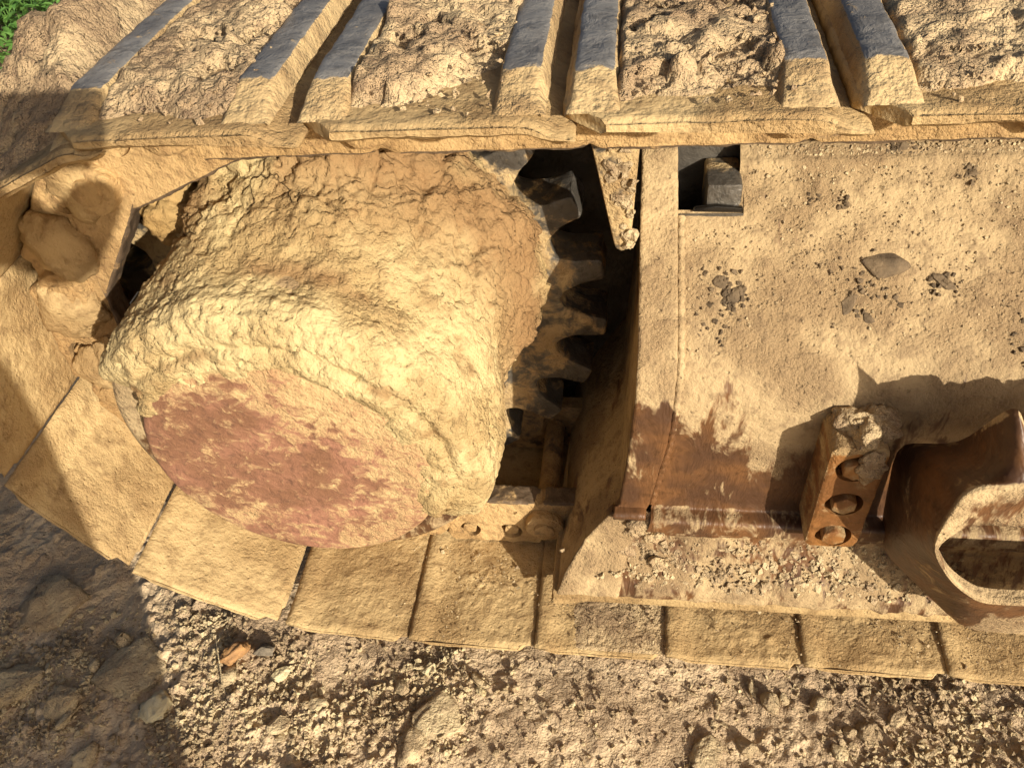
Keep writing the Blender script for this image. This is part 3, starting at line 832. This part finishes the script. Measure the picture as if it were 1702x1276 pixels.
for nm, x, y, sc, rz, sd, mt, lab in [
    ('shale_flake', .781, .196, (.030, .027, .014), .3, 31, SHALE, 'largest dark shale flake lying on the dusty sloping frame top'),
    ('shale_flake', .745, .166, (.014, .010, .006), 1.2, 32, SHALE, 'small dark flake just below left of the largest shale flake'),
    ('shale_flake', .764, .158, (.010, .009, .006), 2.1, 33, SHALE, 'tiny dark chip below the largest shale flake on the frame top'),
    ('shale_flake', .840, .183, (.018, .009, .006), -.6, 34, SHALE, 'narrow dark flake to the right of the largest shale flake'),
    ('dirt_clod', .622, .172, (.017, .014, .007), .5, 35, SHALE, 'dark crumbly dirt clod on the frame top nearest the collar'),
    ('dirt_clod', .608, .182, (.010, .012, .006), .9, 36, SHALE, 'small dark dirt clod touching the crumbly clod near the collar'),
    ('dirt_clod', .792, .283, (.010, .008, .008), .1, 37, SHALE, 'dark clod high on the frame under the track links'),
    ('dirt_clod', .862, .262, (.010, .007, .006), .1, 38, SHALE, 'small dark clod on the upper right of the frame top')]:
    o = link(nm, rock_mesh(nm, sd, .5, 13, .05), mt); place(o, on_roof(x, y), sc, rz, RN); tag(o, lab, 'stone', 'dark chips on the frame top')

def scatter(name, pts, nrms, sizes, mat, ntemp=10, parent=None, flat=.75):
    """many tiny clods in one mesh"""
    T = []
    for k in range(ntemp):
        m = rock_mesh('t', 900 + k, flat, 9); v = np.zeros(len(m.vertices) * 3, np.float32); m.vertices.foreach_get('co', v)
        T.append((v.reshape(-1, 3), [list(p.vertices) for p in m.polygons])); bpy.data.meshes.remove(m)
    V = []; F = []; o = 0
    for p, nrm, s in zip(pts, nrms, sizes):
        v, f = T[random.randrange(ntemp)]
        q = nrm.to_track_quat('Z', 'Y').to_matrix().to_4x4() @ Matrix.Rotation(random.uniform(0, 6.28), 4, 'Z') @ Matrix.Rotation(random.uniform(-.6, .6), 4, 'X')
        A = np.array(q)[:3, :3]
        V.append((v * s) @ A.T + np.array(p)); F += [[i + o for i in g] for g in f]; o += len(v)
    me = mesh_from(name, np.concatenate(V), F, False)
    return link(name, me, mat, parent)

pts, ns, sz = [], [], []
for k in range(1500):
    x = random.uniform(.57, 1.05); y = .125 + .16 * random.random() ** .6
    if .55 < x < .635 and y > .225: continue
    pts.append(on_roof(x, y) + RN * .0008); ns.append(RN); sz.append(random.choice((.0008, .001, .0013, .0018)) * random.uniform(.7, 1.3))
for k in range(500):
    x = random.uniform(.64, 1.05); y = random.gauss(.277, .006)
    pts.append(on_roof(x, y) + RN * .001); ns.append(RN); sz.append(random.uniform(.001, .003))
dp, dn2, ds = [], [], []
for (x, y, r, n_) in [(.760, .185, .030, 45), (.616, .176, .020, 60), (.840, .183, .014, 14), (.792, .283, .012, 30), (.862, .262, .01, 20), (.70, .245, .006, 10), (.735, .243, .007, 12), (.60, .150, .02, 25), (.93, .15, .03, 30)]:
    for k in range(n_):
        dp.append(on_roof(x + random.gauss(0, r * .6), y + random.gauss(0, r * .45)) + RN * .001); dn2.append(RN); ds.append(random.uniform(.0012, .0042))
dc_ = scatter('dark_crumbs', dp, dn2, ds, SHALE, parent=frame); dc_['kind'] = 'stuff'
c_ = scatter('dirt_crumbs', pts, ns, sz, CLOD, parent=frame); c_['kind'] = 'stuff'
pts, ns, sz = [], [], []
for k in range(900):
    x = random.uniform(.43, .95); f = random.random(); y = .064 + f * .035; z = .083 + f * .08
    if x < .52: z = .07 + .04 * sstep(.40, .5, x)
    pts.append(Vector((x, y - .002, z + .002))); ns.append(Vector((0, -.8, .6))); sz.append(random.uniform(.001, .0042) * (2.2 if random.random() < .06 else 1))
for k in range(130):
    x = random.gauss(.70, .11); f = random.random(); pts.append(Vector((x, .062 + f * .04, .085 + f * .085))); ns.append(Vector((0, -.8, .6))); sz.append(random.uniform(.004, .0085))
c_ = scatter('foot_crumbs', pts, ns, sz, CLOD, parent=frame); c_['kind'] = 'stuff'
pts, ns, sz = [], [], []
for k in range(40):
    f = random.random(); z = .70 - .125 * f; x = .470 + .03 * f + random.uniform(.004, .036 - .024 * f)
    pts.append(Vector((x, .197, z))); ns.append(Vector((0, -1, 0))); sz.append(random.uniform(.003, .009))
c_ = scatter('scraper_clay', pts, ns, sz, CLOD, parent=frame); c_['kind'] = 'stuff'

pts, ns, sz = [], [], []
for k in range(1500):
    x = random.uniform(-.02, 1.08); y = random.uniform(.004, .17)
    cl = perlin(np.array([[x * 13, y * 13, 3.]]))[0]
    if cl < random.uniform(-.25, .35): continue
    pts.append(Vector((x, y, .0058))); ns.append(Vector((0, 0, 1))); sz.append(random.uniform(.0009, .0022) * (2.2 if random.random() < .08 else 1))
c_ = scatter('shoe_crumbs', pts, ns, sz, CLOD, parent=track); c_['kind'] = 'stuff'
pts, ns, sz = [], [], []
for k in range(1600):
    x = random.uniform(.0, 1.15); y = random.uniform(.01, .30) ; s_ = random.uniform(.0012, .0045)
    fr = ((x - .468) / (PITCH * 1.1)) % 1.0
    if .0 < fr < .2 or fr > .74: continue
    pts.append(Vector((x, y, .8155 + .012 + .014 * min(1, y / .06)))); ns.append(Vector((0, 0, 1))); sz.append(s_)
c_ = scatter('top_crumbs', pts, ns, sz, MUDTOP, parent=track); c_['kind'] = 'stuff'

# ------------------------------------------------------------------ stones and gravel on the ground
def gz(x, y): return float(ground_h(np.array([x]), np.array([y]))[0])
stones = [
    ('stone', -.093, -.022, (.030, .022, .022), .9, ORANGE, 41, 'angular orange stone half under the track shoe edge', 'stone'),
    ('stone', -.050, -.012, (.020, .014, .016), .2, GREYST, 42, 'dark grey stone touching the right side of the orange stone', 'stone'),
    ('stone', -.018, -.042, (.018, .014, .012), .4, PALE, 43, 'pale yellow stone in front of the dark grey stone', 'stone'),
    ('stone', .214, -.018, (.015, .013, .011), .8, PALE, 44, 'pale rounded stone against the middle shoe edge', 'stone'),
    ('clay_slab', .245, -.088, (.046, .042, .016), .3, CLOD, 45, 'flat tan clay slab in the gravel below the middle shoes', 'clay slab'),
    ('clay_slab', .208, -.132, (.036, .030, .020), 1.3, CLOD, 46, 'crumbly clay lump nearest the bottom edge below the tan slab', 'clay slab'),
    ('clay_slab', -.463, .055, (.074, .062, .026), .2, CLOD, 47, 'large smooth clay slab in shade left of the track', 'clay slab'),
    ('clay_slab', -.265, -.062, (.058, .072, .020), -.4, CLOD, 48, 'long flat clay slab at the edge of the shade', 'clay slab'),
    ('clod', -.349, -.115, (.036, .034, .028), .1, CLOD, 49, 'round clay clod in shade below the large smooth slab', 'clod'),
    ('clod', -.194, -.112, (.028, .030, .022), .6, PALE, 50, 'pale grey clod beside the long flat slab', 'clod'),
    ('clod', -.275, -.186, (.024, .022, .018), .6, CLOD, 51, 'lowest shaded clod at the bottom left', 'clod'),
    ('clay_slab', -.45, -.10, (.055, .04, .026), .8, CLOD, 52, 'shaded slab at the far left edge of the ground', 'clay slab'),
    ('stone', .435, -.056, (.007, .006, .006), .8, PALE, 53, 'tiny pale pebble alone on the smooth dirt', 'stone'),
    ('clay_slab', .629, -.108, (.032, .028, .012), .8, CLOD, 54, 'reddish flat slab at the bottom edge right of the smooth dirt', 'clay slab'),
    ('stone', .885, -.04, (.016, .013, .012), .8, CLOD, 55, 'larger tan stone in the dark gravel at right', 'stone'),
    ('clod', .845, -.062, (.022, .018, .012), 1.8, CLOD, 56, 'broad tan clod just left of the larger tan stone', 'clod'),
    ('stone', .30, -.045, (.012, .010, .010), 1.8, PALE, 57, 'pale stone at the right end of the tan clay slab', 'stone')]
for nm, x, y, sc, rz, mt, sd, lab, cat in stones:
    o = link(nm, rock_fine(nm, sd, .8, .2), mt); place(o, Vector((x, y, gz(x, y) + sc[2] * .25)), sc, rz); tag(o, lab, cat, 'stones beside the track')
GM = [rock_mesh('clod', 200 + k, .8, 18, .12) for k in range(8)]
for m_ in GM: m_.materials.append(CLOD)
for k in range(190):
    x = random.uniform(-.5, 1.05); y = random.uniform(-.26, .0)
    if abs(x - .47) < .13 and random.random() < .85: continue
    s = random.uniform(.0055, .010) if random.random() < .7 else random.uniform(.010, .022)
    o = link('clod', GM[k % 8], None); place(o, Vector((x, y, gz(x, y) + s * .3)), (s, s * random.uniform(.7, 1), s * random.uniform(.6, .9)), random.uniform(0, 6))
    tag(o, 'small dry clay clod in the loose gravel beside the track', 'clod', 'loose small clods beside the track')
N = 24000
gxr = RNG.uniform(-.62, 1.12, N); gyr = RNG.uniform(-.30, .05, N)
q = np.stack([gxr, gyr, 0 * gxr], -1)
dens_ = .15 + sstep(-.1, .25, fbm(q * 6 + 31, 2) + .02 - 1.2 * np.exp(-((gxr - .47) / .14) ** 2))
sel = RNG.random(N) < dens_
gxr, gyr = gxr[sel], gyr[sel]
hz = ground_h(gxr, gyr); ss_ = RNG.choice([.0016, .0022, .003, .0042, .0058], len(gxr), p=[.18, .24, .26, .20, .12]) * RNG.uniform(.7, 1.3, len(gxr))
o = scatter('gravel', [Vector((a, b, c + s * .4)) for a, b, c, s in zip(gxr, gyr, hz, ss_)], [Vector((random.uniform(-.5, .5), random.uniform(-.5, .5), 1)) for _ in gxr], ss_, CLOD, 12)
tag(o, 'loose clay gravel strewn along the foot of the track', 'gravel', kind='stuff')

# ------------------------------------------------------------------ weeds beyond the track
LEAF = NT('leaf'); LEAF = LEAF.done(LEAF.mix(LEAF.ramp(LEAF.noise(9., 3), .35, .65), (.05, .13, .025), (.10, .20, .04)), .6, None, 0., .3)
def weed(x, y, r, h, nleaf, seed, label):
    rr_ = random.Random(seed); base = gz(x, y)
    w = thing('weed', label, 'plant', 'weeds behind the track'); w.location = (x, y, base)
    V = []; F = []; SV = []; SF = []
    for k in range(nleaf):
        a = rr_.uniform(0, 6.28); d = r * math.sqrt(rr_.random()); z = h * rr_.uniform(.2, 1) * (1 - .5 * d / r)
        c = Vector((d * math.cos(a), d * math.sin(a), z)); l = rr_.uniform(.03, .075); wd = l * .42
        R_ = Matrix.Rotation(rr_.uniform(0, 6.28), 3, 'Z') @ Matrix.Rotation(rr_.uniform(-.7, .5), 3, 'Y')
        o_ = len(V)
        for p in ((0, 0, 0), (l * .35, wd * .5, .006), (l * .35, 0, -.002), (l * .35, -wd * .5, .006), (l * .75, wd * .35, .002), (l * .75, 0, -.006), (l * .75, -wd * .35, .002), (l, 0, -.012)):
            V.append(c + R_ @ Vector(p))
        F += [(o_, o_ + 2, o_ + 1), (o_, o_ + 3, o_ + 2), (o_ + 1, o_ + 2, o_ + 5, o_ + 4), (o_ + 2, o_ + 3, o_ + 6, o_ + 5), (o_ + 4, o_ + 5, o_ + 7), (o_ + 5, o_ + 6, o_ + 7)]
    for k in range(26):
        a = rr_.uniform(0, 6.28); d = r * rr_.random(); tip = Vector((d * math.cos(a), d * math.sin(a), h * rr_.uniform(.5, .9)))
        o_ = len(SV); b = Vector((d * .4 * math.cos(a), d * .4 * math.sin(a), -.02))
        for c, rd in ((b, .004), (tip, .0018)):
            for j in range(4): SV.append(c + Vector((rd * math.cos(j * 1.571), rd * math.sin(j * 1.571), 0)))
        SF += [(o_ + j, o_ + (j + 1) % 4, o_ + 4 + (j + 1) % 4, o_ + 4 + j) for j in range(4)]
    link('foliage', mesh_from('foliage', V, F, False), LEAF, w); link('stem', mesh_from('stem', SV, SF), LEAF, w)
weed(-1.95, 2.45, .38, .34, 900, 1, 'green leafy weed nearest the track at the top left corner')
weed(-2.5, 2.6, .42, .40, 900, 2, 'green leafy weed at the left edge of the weeds')
weed(-2.0, 3.1, .45, .45, 900, 3, 'green leafy weed growing behind the nearest weed')

# ------------------------------------------------------------------ the person taking the photograph (their shadow falls on the left)
def skin_body(name, joints, edges, mat, parent, sub=2):
    me = bpy.data.meshes.new(name); me.from_pydata([j[0] for j in joints], edges, []); me.update()
    o = bpy.data.objects.new(name, me); COL.objects.link(o)
    o.modifiers.new('skin', 'SKIN'); sv = me.skin_vertices[0].data
    for k, j in enumerate(joints): sv[k].radius = (j[1], j[2] if len(j) > 2 else j[1])
    sv[0].use_root = True
    s_ = o.modifiers.new('sub', 'SUBSURF'); s_.levels = sub; s_.render_levels = sub
    dg = bpy.context.evaluated_depsgraph_get(); out = bpy.data.meshes.new_from_object(o.evaluated_get(dg)); bpy.data.objects.remove(o)
    out.polygons.foreach_set('use_smooth', [True] * len(out.polygons))
    return link(name, out, mat, parent)
CLOTH = NT('dark_work_clothes'); CLOTH = CLOTH.done((.05, .06, .08), .9)
SKIN = NT('skin'); SKIN = SKIN.done((.45, .26, .17), .55)
PHN = NT('phone_black'); PHN = PHN.done((.02, .02, .02), .3)
per = thing('person', 'person in dark work clothes holding up a phone beside the track', 'person')
bx, by = .415, -.90
J = [((bx, by, .86), .15, .12), ((bx, by, 1.10), .155, .11), ((bx, by + .03, 1.32), .16, .105), ((bx, by + .06, 1.43), .06), ((bx, by + .10, 1.51), .06), ((bx, by + .13, 1.60), .085, .1), ((bx, by + .13, 1.68), .07, .09),
     ((bx + .19, by + .02, 1.36), .055), ((bx + .27, by + .06, 1.10), .046), ((.575, -.60, 1.06), .03), ((.565, -.58, 1.07), .026),
     ((bx - .19, by + .02, 1.36), .055), ((bx - .02, by + .22, 1.10), .046), ((.44, -.60, 1.05), .03), ((.452, -.58, 1.065), .026),
     ((bx + .03, by, .80), .10), ((bx + .0, by + .03, .42), .075), ((bx - .03, by - .02, .03), .06), ((bx + .03, by + .13, -.02), .045),
     ((bx - .10, by, .80), .10), ((bx - .13, by + .03, .42), .10), ((bx - .18, by - .02, .03), .09), ((bx - .18, by + .13, -.02), .045)]
E_ = [(0, 1), (1, 2), (2, 3), (3, 4), (4, 5), (5, 6), (2, 7), (7, 8), (8, 9), (9, 10), (2, 11), (11, 12), (12, 13), (13, 14), (0, 15), (15, 16), (16, 17), (17, 18), (0, 19), (19, 20), (20, 21), (21, 22)]
skin_body('body', J, E_, CLOTH, per)
ph_ = thing('phone', 'black phone held by the person above the track', 'phone')
pm = prism('case', [(-.077, -.037), (.077, -.037), (.077, .037), (-.077, .037)], 0, .008, 'Z', .003, 2); pc = link('case', pm, PHN, ph_)
ph_.matrix_world = Matrix.Translation(CAM - fw * .02 - rt * .02) @ mw.to_3x3().to_4x4()
